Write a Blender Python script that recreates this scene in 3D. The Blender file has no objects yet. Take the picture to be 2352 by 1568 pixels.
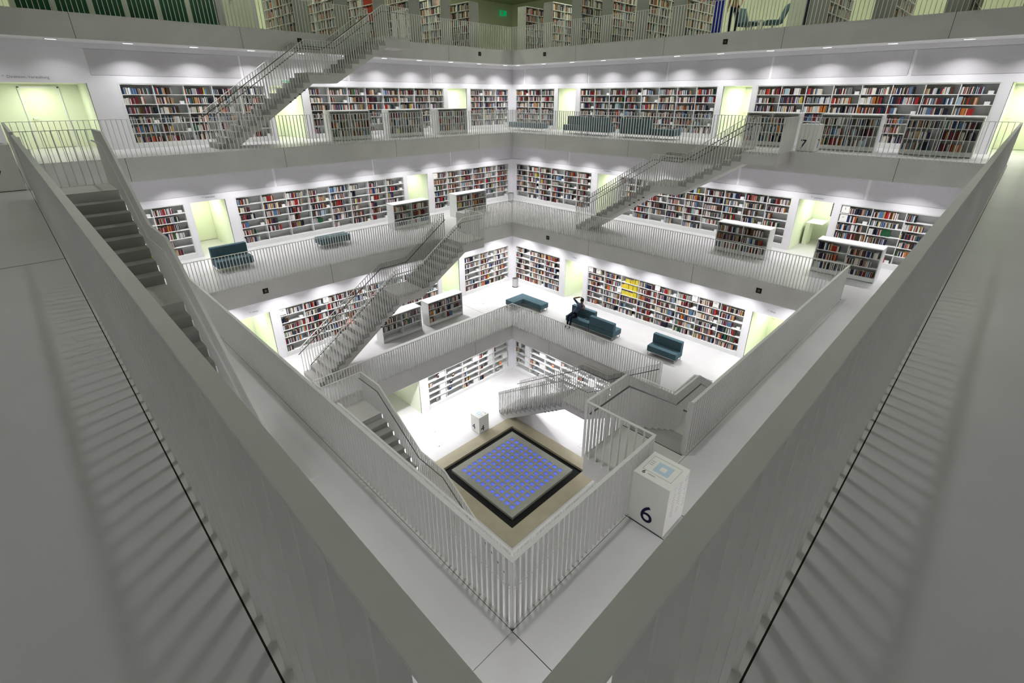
import bpy, math, random
from mathutils import Vector, Matrix
random.seed(7)
SC = bpy.context.scene
COL = SC.collection
# ------------------------------------------------------------------ camera
PITCH = 0.4188; CAM = Vector((-9.7491, -9.7491, 1.7195))
FPX, CX, CY = 1113.2665, 1176.3775, 717.3149
cd = bpy.data.cameras.new('camera'); cam = bpy.data.objects.new('camera', cd); COL.objects.link(cam)
cd.sensor_width = 36.0; cd.sensor_fit = 'HORIZONTAL'; cd.lens = FPX/2352*36.0
cd.shift_x = (1176-CX)/2352; cd.shift_y = (CY-784)/2352
cd.clip_start = 0.05; cd.clip_end = 200
fwd = Vector((math.cos(PITCH)/math.sqrt(2), math.cos(PITCH)/math.sqrt(2), -math.sin(PITCH)))
cam.location = CAM; cam.rotation_euler = fwd.to_track_quat('-Z', 'Y').to_euler()
SC.camera = cam
# ------------------------------------------------------------------ world, exposure
w = bpy.data.worlds.new('world'); SC.world = w; w.use_nodes = True
w.node_tree.nodes['Background'].inputs[0].default_value = (0.5, 0.55, 0.6, 1)
w.node_tree.nodes['Background'].inputs[1].default_value = 0.05
vs = SC.view_settings; vs.view_transform = 'Standard'; vs.look = 'None'; vs.gamma = 1.0
vs.use_curve_mapping = False; vs.exposure = -0.1
SC.display_settings.display_device = 'sRGB'
def area(name, loc, sx, sy, power, color=(1, 1, 1), rot=(0, 0, 0), spread=180):
    l = bpy.data.lights.new(name, 'AREA'); l.shape = 'RECTANGLE'; l.size = sx; l.size_y = sy
    l.energy = power; l.color = color; l.spread = math.radians(spread)
    o = bpy.data.objects.new(name, l); COL.objects.link(o); o.location = loc; o.rotation_euler = rot
    return o
# lamps around the skylight over the void, then an added broad greenish fill
for lx in (-5.2, 5.2):
    for ly in (-5.2, 5.2): area('roof_light', (lx, ly, 13.6), .7, .7, 58, (1.0, 0.99, 1.0), spread=52)
area('roof_light', (0, 0, 13.6), 5, 5, 290, (0.80, 1.0, 0.66))
# ------------------------------------------------------------------ levels
Z = {4: -11.95, 5: -8.01, 6: -3.98, 7: 0.0, 8: 4.04}
A = {5: 4.68, 6: 7.113, 7: 9.555, 8: 11.63}
W = {4: 6.65, 5: 9.06, 6: 11.6, 7: 12.9, 8: 18.5}
T = 0.71
LN = {4: 'lowest floor', 5: 'second level', 6: 'third level', 7: 'fourth level', 8: 'top level'}
SN = {'L': 'far left', 'R': 'far right', 'NR': 'near right', 'NL': 'near left'}
def tr(side, s, n):
    if side == 'L': return (s, n)
    if side == 'R': return (n, -s)
    if side == 'NR': return (-s, -n)
    return (-n, s)
ANG = {'L': 0, 'R': -math.pi/2, 'NR': math.pi, 'NL': math.pi/2}
NUM = ['zeroth', 'first', 'second', 'third', 'fourth', 'fifth', 'sixth', 'seventh', 'eighth', 'ninth', 'tenth', 'eleventh', 'twelfth', 'thirteenth', 'fourteenth', 'fifteenth', 'sixteenth',
       'seventeenth', 'eighteenth', 'nineteenth', 'twentieth'] + ['%dth' % i for i in range(21, 80)]
# ------------------------------------------------------------------ materials
MATS = {}
def mat(name, col, rough=0.6, spec=0.3, metal=0.0, noise=0.0, nscale=3.0, bump=0.0, bscale=60.0, emit=None, estr=0.0, attr=None, alpha=None, trans=0.0, layer=None):
    if name in MATS: return MATS[name]
    m = bpy.data.materials.new(name); m.use_nodes = True; nt = m.node_tree; b = nt.nodes['Principled BSDF']
    b.inputs['Base Color'].default_value = (*col, 1); b.inputs['Roughness'].default_value = rough
    b.inputs['Specular IOR Level'].default_value = spec; b.inputs['Metallic'].default_value = metal
    if trans: b.inputs['Transmission Weight'].default_value = trans
    tc = nt.nodes.new('ShaderNodeTexCoord')
    if noise:
        n = nt.nodes.new('ShaderNodeTexNoise'); n.inputs['Scale'].default_value = nscale; n.inputs['Detail'].default_value = 6
        nt.links.new(tc.outputs['Object'], n.inputs['Vector'])
        r = nt.nodes.new('ShaderNodeMapRange'); r.inputs['From Min'].default_value = 0.3; r.inputs['From Max'].default_value = 0.7
        r.inputs['To Min'].default_value = 1-noise; r.inputs['To Max'].default_value = 1+noise
        nt.links.new(n.outputs['Fac'], r.inputs['Value'])
        mx = nt.nodes.new('ShaderNodeMix'); mx.data_type = 'RGBA'; mx.blend_type = 'MULTIPLY'; mx.inputs['Factor'].default_value = 1
        mx.inputs['A'].default_value = (*col, 1); nt.links.new(r.outputs['Result'], mx.inputs['B'])
        nt.links.new(mx.outputs['Result'], b.inputs['Base Color'])
    if bump:
        n2 = nt.nodes.new('ShaderNodeTexNoise'); n2.inputs['Scale'].default_value = bscale; n2.inputs['Detail'].default_value = 4
        nt.links.new(tc.outputs['Object'], n2.inputs['Vector'])
        bp = nt.nodes.new('ShaderNodeBump'); bp.inputs['Strength'].default_value = bump; bp.inputs['Distance'].default_value = 0.01
        nt.links.new(n2.outputs['Fac'], bp.inputs['Height']); nt.links.new(bp.outputs['Normal'], b.inputs['Normal'])
    if attr:
        a = nt.nodes.new('ShaderNodeAttribute'); a.attribute_name = attr
        nt.links.new(a.outputs['Color'], b.inputs['Base Color'])
    if emit:
        b.inputs['Emission Color'].default_value = (*emit, 1); b.inputs['Emission Strength'].default_value = estr
    MATS[name] = m; return m
M_CONC = mat('grey_concrete', (0.58, 0.57, 0.55), 0.75, 0.2, noise=0.05, nscale=1.2, bump=0.1)
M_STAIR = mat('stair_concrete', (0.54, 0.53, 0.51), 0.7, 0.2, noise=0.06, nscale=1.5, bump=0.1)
M_STEP = mat('shaded_concrete_tread', (0.33, 0.325, 0.31), 0.7, 0.2, noise=0.06, nscale=1.5, bump=0.1)  # stair concrete darkened: the shade on unlit treads is put into the colour
M_FLOOR = mat('polished_screed', (0.55, 0.545, 0.545), 0.42, 0.35, noise=0.045, nscale=0.8)
M_WALL = mat('white_plaster', (0.80, 0.79, 0.82), 0.7, 0.2, noise=0.015, nscale=2)
M_PANEL = mat('acoustic_panel', (0.60, 0.59, 0.61), 0.8, 0.15, noise=0.02, nscale=5, bump=0.1)
M_SHELF = mat('white_shelf_board', (0.78, 0.79, 0.78), 0.45, 0.35, noise=0.01)
M_BACK = mat('shelf_back_board', (0.60, 0.61, 0.60), 0.6, 0.2, noise=0.01)
M_RAIL = mat('grey_painted_steel', (0.70, 0.70, 0.68), 0.5, 0.35, noise=0.03, nscale=6)
M_HAND = mat('dark_steel', (0.10, 0.10, 0.09), 0.35, 0.5, metal=0.4, noise=0.05)
M_DARK = mat('dark_joint', (0.02, 0.018, 0.015), 0.8, 0.1, noise=0.1)
M_CEIL = mat('white_soffit', (0.74, 0.73, 0.74), 0.8, 0.1, noise=0.01)
M_BEIGE = mat('beige_stone', (0.36, 0.325, 0.23), 0.6, 0.3, noise=0.06, nscale=2.5, bump=0.1)
M_SLAB = mat('grey_stone_slab', (0.29, 0.295, 0.25), 0.6, 0.3, noise=0.06, nscale=4, bump=0.1)
M_BLACK = mat('black_gravel', (0.008, 0.008, 0.008), 0.7, 0.2, noise=0.2, nscale=30)
M_BLUE = mat('blue_glass_brick', (0.16, 0.22, 0.55), 0.15, 0.6, noise=0.25, nscale=9, emit=(0.05, 0.09, 0.80), estr=0.5)
M_TEAL = mat('teal_upholstery', (0.06, 0.115, 0.14), 0.75, 0.25, noise=0.08, nscale=8, bump=0.2, bscale=200)
M_STEEL = mat('brushed_steel', (0.5, 0.5, 0.5), 0.35, 0.5, metal=0.8, noise=0.05)
M_CUBE = mat('white_lacquer', (0.88, 0.88, 0.83), 0.5, 0.3, noise=0.01)
M_INK = mat('navy_ink', (0.006, 0.008, 0.05), 0.6, 0.2, noise=0.02)
M_PRINT = mat('pale_blue_print', (0.55, 0.70, 0.80), 0.6, 0.2, noise=0.05)
M_LINE = mat('grey_print', (0.22, 0.27, 0.33), 0.6, 0.2, noise=0.05)
M_LAMP = mat('lamp_diffuser', (1, 1, 1), 0.5, 0.2, emit=(1, 1, 1), estr=9, noise=0.01)
M_GLASS = mat('green_cabinet_glass', (0.03, 0.13, 0.055), 0.12, 0.6, noise=0.15, nscale=1.5)
M_VEST = mat('cream_green_paint', (0.80, 0.84, 0.70), 0.7, 0.2, noise=0.015)
M_DOOR = mat('cream_door_leaf', (0.80, 0.83, 0.66), 0.5, 0.3, noise=0.01)
M_GREEN = mat('exit_green', (0.0, 0.25, 0.08), 0.5, 0.3, emit=(0.0, 0.5, 0.15), estr=0.5, noise=0.02)
M_BOOK = mat('book_covers', (0.5, 0.5, 0.5), 0.6, 0.25, attr='Col', bump=0.02)
M_NAVY = mat('navy_slats', (0.008, 0.015, 0.04), 0.6, 0.3, noise=0.1)
M_BLUEP = mat('blue_partition', (0.01, 0.02, 0.35), 0.4, 0.3, noise=0.05)
M_SKIN = mat('skin', (0.16, 0.08, 0.05), 0.6, 0.3, noise=0.03); M_SKIN2 = mat('light_skin', (0.55, 0.30, 0.22), 0.6, 0.3, noise=0.03)
M_HAIR = mat('black_hair', (0.01, 0.008, 0.008), 0.6, 0.3, noise=0.1, bump=0.3)
M_JEANS = mat('dark_jeans', (0.01, 0.014, 0.03), 0.8, 0.2, noise=0.1)
M_SHIRT = mat('blue_patterned_shirt', (0.07, 0.09, 0.15), 0.8, 0.2, noise=0.8, nscale=22)
M_PINK = mat('salmon_top', (0.7, 0.30, 0.24), 0.8, 0.2, noise=0.1); M_TAN = mat('tan_jacket', (0.33, 0.2, 0.09), 0.8, 0.2, noise=0.1)
M_YEL = mat('yellow_paper', (0.8, 0.55, 0.04), 0.6, 0.2, noise=0.05); M_RED = mat('red_paper', (0.5, 0.02, 0.02), 0.6, 0.2, noise=0.05)
M_SCREEN = mat('phone_glass', (0.25, 0.5, 0.65), 0.1, 0.6, noise=0.02)
# ------------------------------------------------------------------ mesh helpers
CF = [(0, 3, 2, 1), (4, 5, 6, 7), (0, 1, 5, 4), (1, 2, 6, 5), (2, 3, 7, 6), (3, 0, 4, 7)]
class MB:
    def __init__(s): s.v = []; s.f = []; s.c = []
    def box(s, x0, x1, y0, y1, z0, z1, col=None):
        if x0 > x1: x0, x1 = x1, x0
        if y0 > y1: y0, y1 = y1, y0
        if z0 > z1: z0, z1 = z1, z0
        i = len(s.v)
        s.v += [(x0, y0, z0), (x1, y0, z0), (x1, y1, z0), (x0, y1, z0), (x0, y0, z1), (x1, y0, z1), (x1, y1, z1), (x0, y1, z1)]
        s.f += [tuple(i+k for k in q) for q in CF]
        if col: s.c += [col]*6
        return s
    def sb(s, side, s0, s1, n0, n1, z0, z1, col=None):
        a = tr(side, s0, n0); b = tr(side, s1, n1)
        return s.box(a[0], b[0], a[1], b[1], z0, z1, col)
    def prism(s, side, prof, n0, n1):      # profile in (s, z), extruded along n
        i = len(s.v); k = len(prof)
        for n in (n0, n1):
            for (a, z) in prof: x, y = tr(side, a, n); s.v.append((x, y, z))
        s.f.append(tuple(i+j for j in range(k))); s.f.append(tuple(i+k+j for j in reversed(range(k))))
        for j in range(k): s.f.append((i+j, i+k+j, i+k+(j+1) % k, i+(j+1) % k))
        return s
    def poly(s, pts, z0, z1):
        i = len(s.v); k = len(pts)
        s.v += [(p[0], p[1], z0) for p in pts]+[(p[0], p[1], z1) for p in pts]
        s.f.append(tuple(i+j for j in reversed(range(k)))); s.f.append(tuple(i+k+j for j in range(k)))
        for j in range(k): s.f.append((i+j, i+(j+1) % k, i+k+(j+1) % k, i+k+j))
        return s
    def bar(s, p, q, r1, r2, upv=(0, 0, 1)):     # rectangular bar p->q, half sizes r1 sideways, r2 'up'
        p = Vector(p); q = Vector(q); d = (q-p).normalized(); sd = d.cross(Vector(upv)).normalized(); u = sd.cross(d)
        i = len(s.v)
        for b in (p, q):
            for (m, n) in ((-1, -1), (1, -1), (1, 1), (-1, 1)): s.v.append(tuple(b+sd*r1*m+u*r2*n))
        s.f += [(i, i+3, i+2, i+1), (i+4, i+5, i+6, i+7)]+[(i+j, i+(j+1) % 4, i+4+(j+1) % 4, i+4+j) for j in range(4)]
        return s
    def tube(s, p, q, r, k=8):
        p = Vector(p); q = Vector(q); d = (q-p).normalized(); h = Vector((0, 0, 1)) if abs(d.z) < .9 else Vector((1, 0, 0))
        a = d.cross(h).normalized(); b = d.cross(a); i = len(s.v)
        for c in (p, q):
            for j in range(k): t = 2*math.pi*j/k; s.v.append(tuple(c+(a*math.cos(t)+b*math.sin(t))*r))
        s.f += [tuple(i+j for j in range(k)), tuple(i+k+j for j in reversed(range(k)))]
        for j in range(k): s.f.append((i+j, i+k+j, i+k+(j+1) % k, i+(j+1) % k))
        return s
    def lathe(s, cx, cy, prof, k=20):            # (r, z) profile
        i = len(s.v); m = len(prof)
        for (r, z) in prof:
            for j in range(k): t = 2*math.pi*j/k; s.v.append((cx+r*math.cos(t), cy+r*math.sin(t), z))
        for a in range(m-1):
            for j in range(k): s.f.append((i+a*k+j, i+a*k+(j+1) % k, i+(a+1)*k+(j+1) % k, i+(a+1)*k+j))
        return s
    def mesh(s, name, org=(0, 0, 0)):
        me = bpy.data.meshes.new(name); o = org
        me.from_pydata([(a-o[0], b-o[1], c-o[2]) for a, b, c in s.v], [], s.f); me.update()
        if s.c:
            ca = me.color_attributes.new('Col', 'FLOAT_COLOR', 'CORNER'); buf = []
            for f, c in zip(s.f, s.c): buf += [c[0], c[1], c[2], 1.0]*len(f)
            ca.data.foreach_set('color', buf)
        return me
    def build(s, name, m, parent=None, kind=None, bevel=0, org=None):
        po = wloc(parent) if parent else (org or (0, 0, 0))
        me = s.mesh(name, po); me.materials.append(m)
        o = bpy.data.objects.new(name, me); COL.objects.link(o)
        if parent: o.parent = parent
        elif org: o.location = org
        if kind: o['kind'] = kind
        if bevel:
            bm = o.modifiers.new('bevel', 'BEVEL'); bm.width = bevel; bm.segments = 2; bm.limit_method = 'ANGLE'
        return o
WL = {}
def wloc(o):
    v = Vector((0, 0, 0))
    while o: v += o.location; o = o.parent
    return v
def thing(name, label, cat, loc=(0, 0, 0), group=None):
    o = bpy.data.objects.new(name, None); COL.objects.link(o); o.location = loc; o.empty_display_size = 0.1
    o['label'] = label; o['category'] = cat
    if group: o['group'] = group
    return o
def tag(o, label, cat, group=None):
    o['label'] = label; o['category'] = cat
    if group: o['group'] = group
    return o
def inst(mesh, name, parent, loc, rz=0, sz=1.0):
    o = bpy.data.objects.new(name, mesh); COL.objects.link(o); o.parent = parent
    o.location = Vector(loc)-wloc(parent); o.rotation_euler = (0, 0, rz); o.scale = (1, 1, sz); return o
def text(body, size, M, name, m, parent=None, depth=0.002, align='CENTER'):
    cu = bpy.data.curves.new(name, 'FONT'); cu.body = body; cu.size = size; cu.extrude = depth; cu.align_x = align; cu.align_y = 'CENTER'
    t = bpy.data.objects.new(name, cu); COL.objects.link(t)
    dg = bpy.context.evaluated_depsgraph_get(); me = bpy.data.meshes.new_from_object(t.evaluated_get(dg))
    COL.objects.unlink(t); bpy.data.objects.remove(t); me.transform(M)
    if parent: me.transform(Matrix.Translation(-wloc(parent)))
    me.materials.clear(); me.materials.append(m)
    o = bpy.data.objects.new(name, me); COL.objects.link(o)
    if parent: o.parent = parent
    return o
def fm(loc, xd, yd):   # frame: text x-direction, y-direction
    x = Vector(xd).normalized(); y = Vector(yd).normalized(); z = x.cross(y)
    return Matrix.Translation(loc) @ Matrix((x, y, z)).transposed().to_4x4()
# ================================================================== STRUCTURE
EDGE = 19.0
MB().box(-EDGE, EDGE, -EDGE, EDGE, Z[4]-0.9, Z[4]-0.35).build('floor', M_CONC, kind='structure')
f4 = MB()   # lowest floor with a square hole for the fountain field
F0, F1 = -1.62, 3.55
f4.box(-9.6, 9.6, F1, 9.6, Z[4]-.35, Z[4]).box(-9.6, 9.6, -9.6, F0, Z[4]-.35, Z[4]).box(-9.6, F0, F0, F1, Z[4]-.35, Z[4]).box(F1, 9.6, F0, F1, Z[4]-.35, Z[4])
f4.build('floor', M_FLOOR, kind='structure')
SLOT = 0.045
for k in (5, 6, 7, 8):
    a = A[k]; B = {5: 11.75, 6: 14.3, 7: 15.6, 8: EDGE}[k]; top = MB(); bot = MB(); slot = MB()
    for sd in ('L', 'NR'): 
        top.sb(sd, -B, B, a+SLOT+.007, B, Z[k]-.06, Z[k]); bot.sb(sd, -B, B, a+.004, B, Z[k]-T, Z[k]-.0615)
        slot.sb(sd, -a-SLOT-.012, a+SLOT+.007, a+SLOT, a+SLOT+.007, Z[k]-.05, Z[k]-.002)
    for sd in ('R', 'NL'):
        top.sb(sd, -a-SLOT-.012, a+SLOT+.007, a+SLOT+.007, B, Z[k]-.06, Z[k]); bot.sb(sd, -a-.004, a+.004, a+.004, B, Z[k]-T, Z[k]-.0615)
        slot.sb(sd, -a-SLOT-.0, a+SLOT, a+SLOT, a+SLOT+.007, Z[k]-.05, Z[k]-.002)
    fl = top.build('floor', M_FLOOR, kind='structure')
    bot.build('ceiling', M_CEIL, kind='structure')
    slot.build('trim_1', M_DARK, kind='structure')
    for sd in ('L', 'R', 'NR', 'NL'):
        # edge plate on top of the slab rim, outside the dark slot
        MB().sb(sd, -a-.003, a+.003, a+.0035, a+SLOT, Z[k]-.06, Z[k]-.001).build('trim_2', M_CONC, kind='structure')
        cuts = [c for c in (-11.7, -7.2, -2.4, 2.4, 7.2, 11.7) if abs(c) < a-.3]
        xs = [-a]+cuts+[a]
        for i in range(len(xs)-1):   # precast fascia panels with open joints
            MB().sb(sd, xs[i]+(.006 if i else .0), xs[i+1]-(.006 if i < len(xs)-2 else .0), a-.0, a+.0035 if False else a+.003, Z[k]-T, Z[k]-.001).build('fascia_panel', M_CONC, parent=fl)
        jb = MB()
        for c in cuts: jb.sb(sd, c-.006, c+.006, a+.0005, a+.002, Z[k]-T+.001, Z[k]-.002)
        if cuts: jb.build('joint', M_DARK, parent=fl)
# floor joints
J = MB(); e = .0015
J.box(2.215, 2.225, 4.9, 6.6, Z[4], Z[4]+e); J.box(-9.6-3, -9.6, -2.25, -2.24, 0, e); J.box(4.63, 4.64, 4.9, 9.0, Z[5], Z[5]+e)
J.box(-9.55-3, -9.6, 4.17, 4.178, 0, e); J.box(-7.168, -7.160, -7.17, -9.5, Z[6], Z[6]+e)
J.box(-4.76, -4.75, -7.13, -9.0, Z[6], Z[6]+e)
J.box(-4.17, -4.16, -7.13, -9.0, Z[6], Z[6]+e)
J.build('trim_3', M_DARK, kind='structure')
# --- walls with recesses and doorways
DOORS = {7: [(-9.6, -7.15), (-1.25, 0.05), (8.02, 9.35)], 6: [(-5.4, -4.2), (4.15, 5.4)], 5: [(-5.6, -4.25), (4.02, 5.2)], 4: [(-1.3, 0.66)]}
CASES = {7: [(-6.3, -1.45), (0.35, 7.75), (9.6, 12.6)], 6: [(-9.6, -5.6), (-3.85, 3.95), (5.75, 11.3)], 5: [(-3.92, 3.8), (5.53, 8.8)], 4: [(1.1, 6.4)]}
DOORSR = {7: [(-9.31, -8.07), (-0.07, 1.15), (8.98, 10.2)], 6: [(-5.35, -4.15), (4.2, 5.4)], 5: [(-5.2, -4.02), (4.17, 5.4)], 4: []}
CASESR = {7: [(-12.6, -9.56), (-7.78, -0.3), (1.35, 8.72)], 6: [(-11.28, -5.72), (-3.98, 3.95), (5.62, 9.6)], 5: [(-8.8, -5.53), (-3.74, 3.92)], 4: [(-6.43, 4.0)]}
TOPH = {7: 2.13, 6: 2.07, 5: 2.1, 4: 1.8}
DEP = 0.36
door_no = [0]; VB = []
VEST_COL = (0.95, 1.0, 0.82)
VP = {7: 34, 6: 24, 5: 30, 4: 7}
for k in (4, 5, 6, 7):
    ceil = Z[k+1]-T
    for sd in ('L', 'R', 'NR', 'NL'):
        n0 = W[k]; n1 = n0+DEP; zb = Z[k]; zt = zb+TOPH[k]; L = n1 if sd in ('L', 'NR') else n0
        D = DOORS[k] if sd == 'L' else DOORSR[k] if sd == 'R' else []
        Cc = CASES[k] if sd == 'L' else CASESR[k] if sd == 'R' else []
        wb = MB(); op = sorted(D+Cc); x = -L
        for (a0, a1) in op:
            wb.sb(sd, x, a0, n0, n1, zb, zt); x = a1
        wb.sb(sd, x, L, n0, n1, zb, zt)
        zp0, zp1 = zt+.24, ceil-.16       # recessed acoustic band between
        band = k in (6, 7)
        if band:
            wb.sb(sd, -L, L, n0, n1, zt, zp0); wb.sb(sd, -L, L, n0+.03, n1, zp0, zp1); wb.sb(sd, -L, L, n0, n1, zp1, ceil)
        else: wb.sb(sd, -L, L, n0, n1, zt, ceil)
        wl = wb.build('wall_'+SN[sd].replace(' ', '_'), M_WALL, kind='structure')
        if band:
            cs = [-L, -11.9, -7.3, -2.8, 1.75, 6.3, 10.9, L]
            if sd == 'L': cs = [-7.0 if k == 7 else -L, -2.2, 2.35, 7.0, L]
            for i in range(len(cs)-1):
                if cs[i+1]-cs[i] < .4: continue
                MB().sb(sd, cs[i]+.05, cs[i+1]-.05, n0+.012, n0+.03, zp0+.012, zp1-.012).build('wall_panel', M_PANEL, parent=wl)
        for i, (a0, a1) in enumerate(D):   # vestibule behind the doorway
            vb = MB(); d = 2.2; nb = n1+d
            vb.sb(sd, a0-.06, a0, n1, nb, zb, zt+.06).sb(sd, a1, a1+.06, n1, nb, zb, zt+.06).sb(sd, a0-.06, a1+.06, nb, nb+.06, zb, zt+.06)
            vb.sb(sd, a0-.06, a1+.06, n1, nb, zt, zt+.06)
            vb.sb(sd, a0, a0+.012, n0+.06, n1, zb, zt).sb(sd, a1-.012, a1, n0+.06, n1, zb, zt)
            v = vb.build('wall_doorway', M_VEST, kind='structure')
            cx, cy = tr(sd, (a0+a1)/2, n1+d*.5)
            lamp = area('vestibule_lamp', (cx, cy, zt-.05), .3, 1.2, VP[k], VEST_COL, rot=(0, 0, ANG[sd]))
            door_no[0] += 1
            if (k, sd, i) in ((6, 'L', 1), (5, 'R', 0), (6, 'R', 0), (6, 'R', 1)):
                if (k, sd, i) != (6, 'R', 1):
                    q0, q1 = (a0+.02, (a0+a1)/2) if sd == 'L' else ((a0+a1)/2, a1-.02)
                    x_, y_ = tr(sd, q0, nb-.3); bt = thing('side_bookshelf', 'pale bookshelf seen through the %s doorway, %s side' % (LN[k], SN[sd]), 'bookshelf', (x_, y_, zb))
                    MB().sb(sd, q0, q0+.03, nb-.3, nb, zb, zb+2).sb(sd, q1-.03, q1, nb-.3, nb, zb, zb+2).sb(sd, q0+.03, q1-.03, nb-.02, nb, zb, zb+2).build('frame', M_VEST, parent=bt)
                    for r_ in range(7):
                        MB().sb(sd, q0+.03, q1-.03, nb-.3, nb-.02, zb+.1+.3*r_, zb+.12+.3*r_).build('shelf', M_VEST, parent=bt)
                        if r_ < 6: VB.append((sd, q0+.04, q1-.05, zb+.12+.3*r_, nb-.28, k))
                else:
                    x_, y_ = tr(sd, 5.2, nb); bt = thing('slatted_screen', 'dark navy slatted screen inside the third-level right doorway', 'screen', (x_, y_, zb+1.2))
                    for r_ in range(14): MB().sb(sd, 4.85, 5.38, nb-.05, nb-.02, zb+1.1+.065*r_, zb+1.15+.065*r_).build('slat', M_NAVY, parent=bt)
                continue
            # door leaf in the back wall or glass leaf at the side
            wdt = min(1.0, (a1-a0)*.8); c = (a0+a1)/2+(.12 if sd == 'L' else -.12)
            dr = MB().sb(sd, c-wdt/2, c+wdt/2, nb-.03, nb, zb+.02, zb+2.0).build('door_%d' % door_no[0], M_DOOR, kind='structure')
            fr = MB().sb(sd, c-wdt/2-.05, c-wdt/2, nb-.04, nb, zb, zb+2.04).sb(sd, c+wdt/2, c+wdt/2+.05, nb-.04, nb, zb, zb+2.04).sb(sd, c-wdt/2-.05, c+wdt/2+.05, nb-.04, nb, zb+2.0, zb+2.05).build('door_frame', M_WALL, parent=dr)
            hx = c-wdt/2+.09
            p = tr(sd, hx, nb-.04); q = tr(sd, hx, nb-.09); r = tr(sd, hx+.12, nb-.09)
            MB().tube((*p, zb+1.02), (*q, zb+1.02), .012).tube((*q, zb+1.02), (*r, zb+1.02), .011).build('door_handle', M_STEEL, parent=dr)
            MB().sb(sd, a0 if sd == 'R' else a1-.012, (a0+.012) if sd == 'R' else a1, n0+.045, n0+.06, zb, zt).build('trim_4', M_DARK, kind='structure')
# outer shell of the top level, ceiling, roof
shell = MB()
for sd in ('L', 'R', 'NR', 'NL'): shell.sb(sd, -18.8 if sd in 'LNR' else -18.5, 18.8 if sd in 'LNR' else 18.5, 18.5, 18.8, Z[8], 8.0)
shell.build('wall_top_level', mat('pale_green_plaster', (0.62, 0.66, 0.50), .7, .2, noise=.02), kind='structure')
rc = MB()
for sd in ('L', 'NR'): rc.sb(sd, -EDGE, EDGE, 11.9, EDGE, 7.6, 7.9)
for sd in ('R', 'NL'): rc.sb(sd, -11.9, 11.9, 11.9, EDGE, 7.6, 7.9)
rc.build('ceiling', mat('olive_ceiling', (0.34, 0.36, 0.24), .8, .1, noise=.03), kind='structure')
rr = MB()
for sd in ('L', 'R', 'NR', 'NL'): rr.sb(sd, -12.2, 12.2, 11.9, 12.2, 7.9, 14)
rr.box(-12.2, 12.2, -12.2, 12.2, 14, 14.3)
rr.build('ceiling', M_CEIL, kind='structure')
# ------------------------------------------------------------------ gallery downlights
dl_mesh = MB().box(-.13, .13, -.05, .05, -.012, 0).mesh('diffuser'); dl_mesh.materials.append(M_LAMP)
df_mesh = MB().box(-.16, .16, -.08, -.052, -.015, 0).box(-.16, .16, .052, .08, -.015, 0).box(-.16, -.132, -.052, .052, -.015, 0).box(.132, .16, -.052, .052, -.015, 0).mesh('lamp_frame'); df_mesh.materials.append(M_WALL)
def downlight(k, sd, s, power, n=None):
    n = n or W[k]-{7: .8, 6: .9, 5: .9, 4: .75}[k]; z = Z[k+1]-T; x, y = tr(sd, s, n)
    t = thing('downlight', 'small ceiling lamp, %s from the %s corner, %s side above the %s gallery' % (NUM[1+int(round(((span-s) if sd in ('L', 'NR') else (s+span))/1.93))], 'far' if sd in 'LR' else 'near', SN[sd], LN[k]), 'lamp', (x, y, z-.001), group='downlights over the %s gallery' % LN[k])
    inst(df_mesh, 'lamp_frame', t, (x, y, z-.001), ANG[sd]); inst(dl_mesh, 'diffuser', t, (x, y, z-.001), ANG[sd])
    l = bpy.data.lights.new('downlight_beam', 'AREA'); l.shape = 'RECTANGLE'; l.size = .26; l.size_y = .1; l.energy = power; l.spread = math.radians(124 if k == 7 else 110)
    l.color = (1.0, 0.985, 1.0)
    o = bpy.data.objects.new('downlight_beam', l); COL.objects.link(o); o.location = (x, y, z-.03); o.rotation_euler = (0, 0, ANG[sd])
PW = {7: 25, 6: 27, 5: 34, 4: 60}
for k, span in ((7, 11.8), (6, 10.6), (5, 8.2), (4, 5.6)):
    for sd in ('L', 'R', 'NR', 'NL'):
        s = -math.floor(span/1.93)*1.93-.05
        while s <= span+.1:
            far = sd in 'LR'
            if far: downlight(k, sd, s, PW[k]*(.3 if k == 7 and sd == 'L' and s < -7 else 1))
            elif int(round(s/1.93)) % 2 == 0: downlight(k, sd, s, PW[k]*{7: .24, 6: 1.7, 5: 1.4, 4: .8}[k])
            s += 1.93
    if k < 7:
        pass
# ================================================================== RAILINGS
BT = .012; BD = .05
bal_mesh = MB().box(-BT/2, BT/2, -BD/2, BD/2, 0, 1).mesh('baluster'); bal_mesh.materials.append(M_RAIL)
CAPW = .025; CAPT = .012; RH = 1.1
def level_rail(k, sd, segs, n, label, zoff=0.0, pitch=.1, hand=False):
    z = Z[k]; x, y = tr(sd, 0, n)
    t = thing('railing', label, 'railing', (x, y, z))
    cap = MB()
    for (a, b) in segs:
        if sd in ('R', 'NL'): a, b = (a+2*CAPW+.0005 if a < -n else a), (b-2*CAPW-.0005 if b > n else b)
        cap.sb(sd, a, b, n-CAPW, n+CAPW, z+RH-CAPT, z+RH)
    cap.build('cap', M_RAIL, parent=t)
    cnt = 0
    for (a, b) in segs:
        m = max(1, int(round((b-a-.04)/pitch)))
        for i in range(m+1):
            s = a+.02+(b-a-.04)*i/m; px, py = tr(sd, s, n)
            if cnt < 300: inst(bal_mesh, 'baluster', t, (px, py, z-.05), ANG[sd], RH+.05-CAPT)
            cnt += 1
    return t
OPEN = {5: ('R', 'NL'), 6: ('L', 'NR'), 7: ('R', 'NL'), 8: ('L', 'NR')}
S_T, S_E = 2.92, 4.13          # top riser and platform end in stair coordinates
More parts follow.
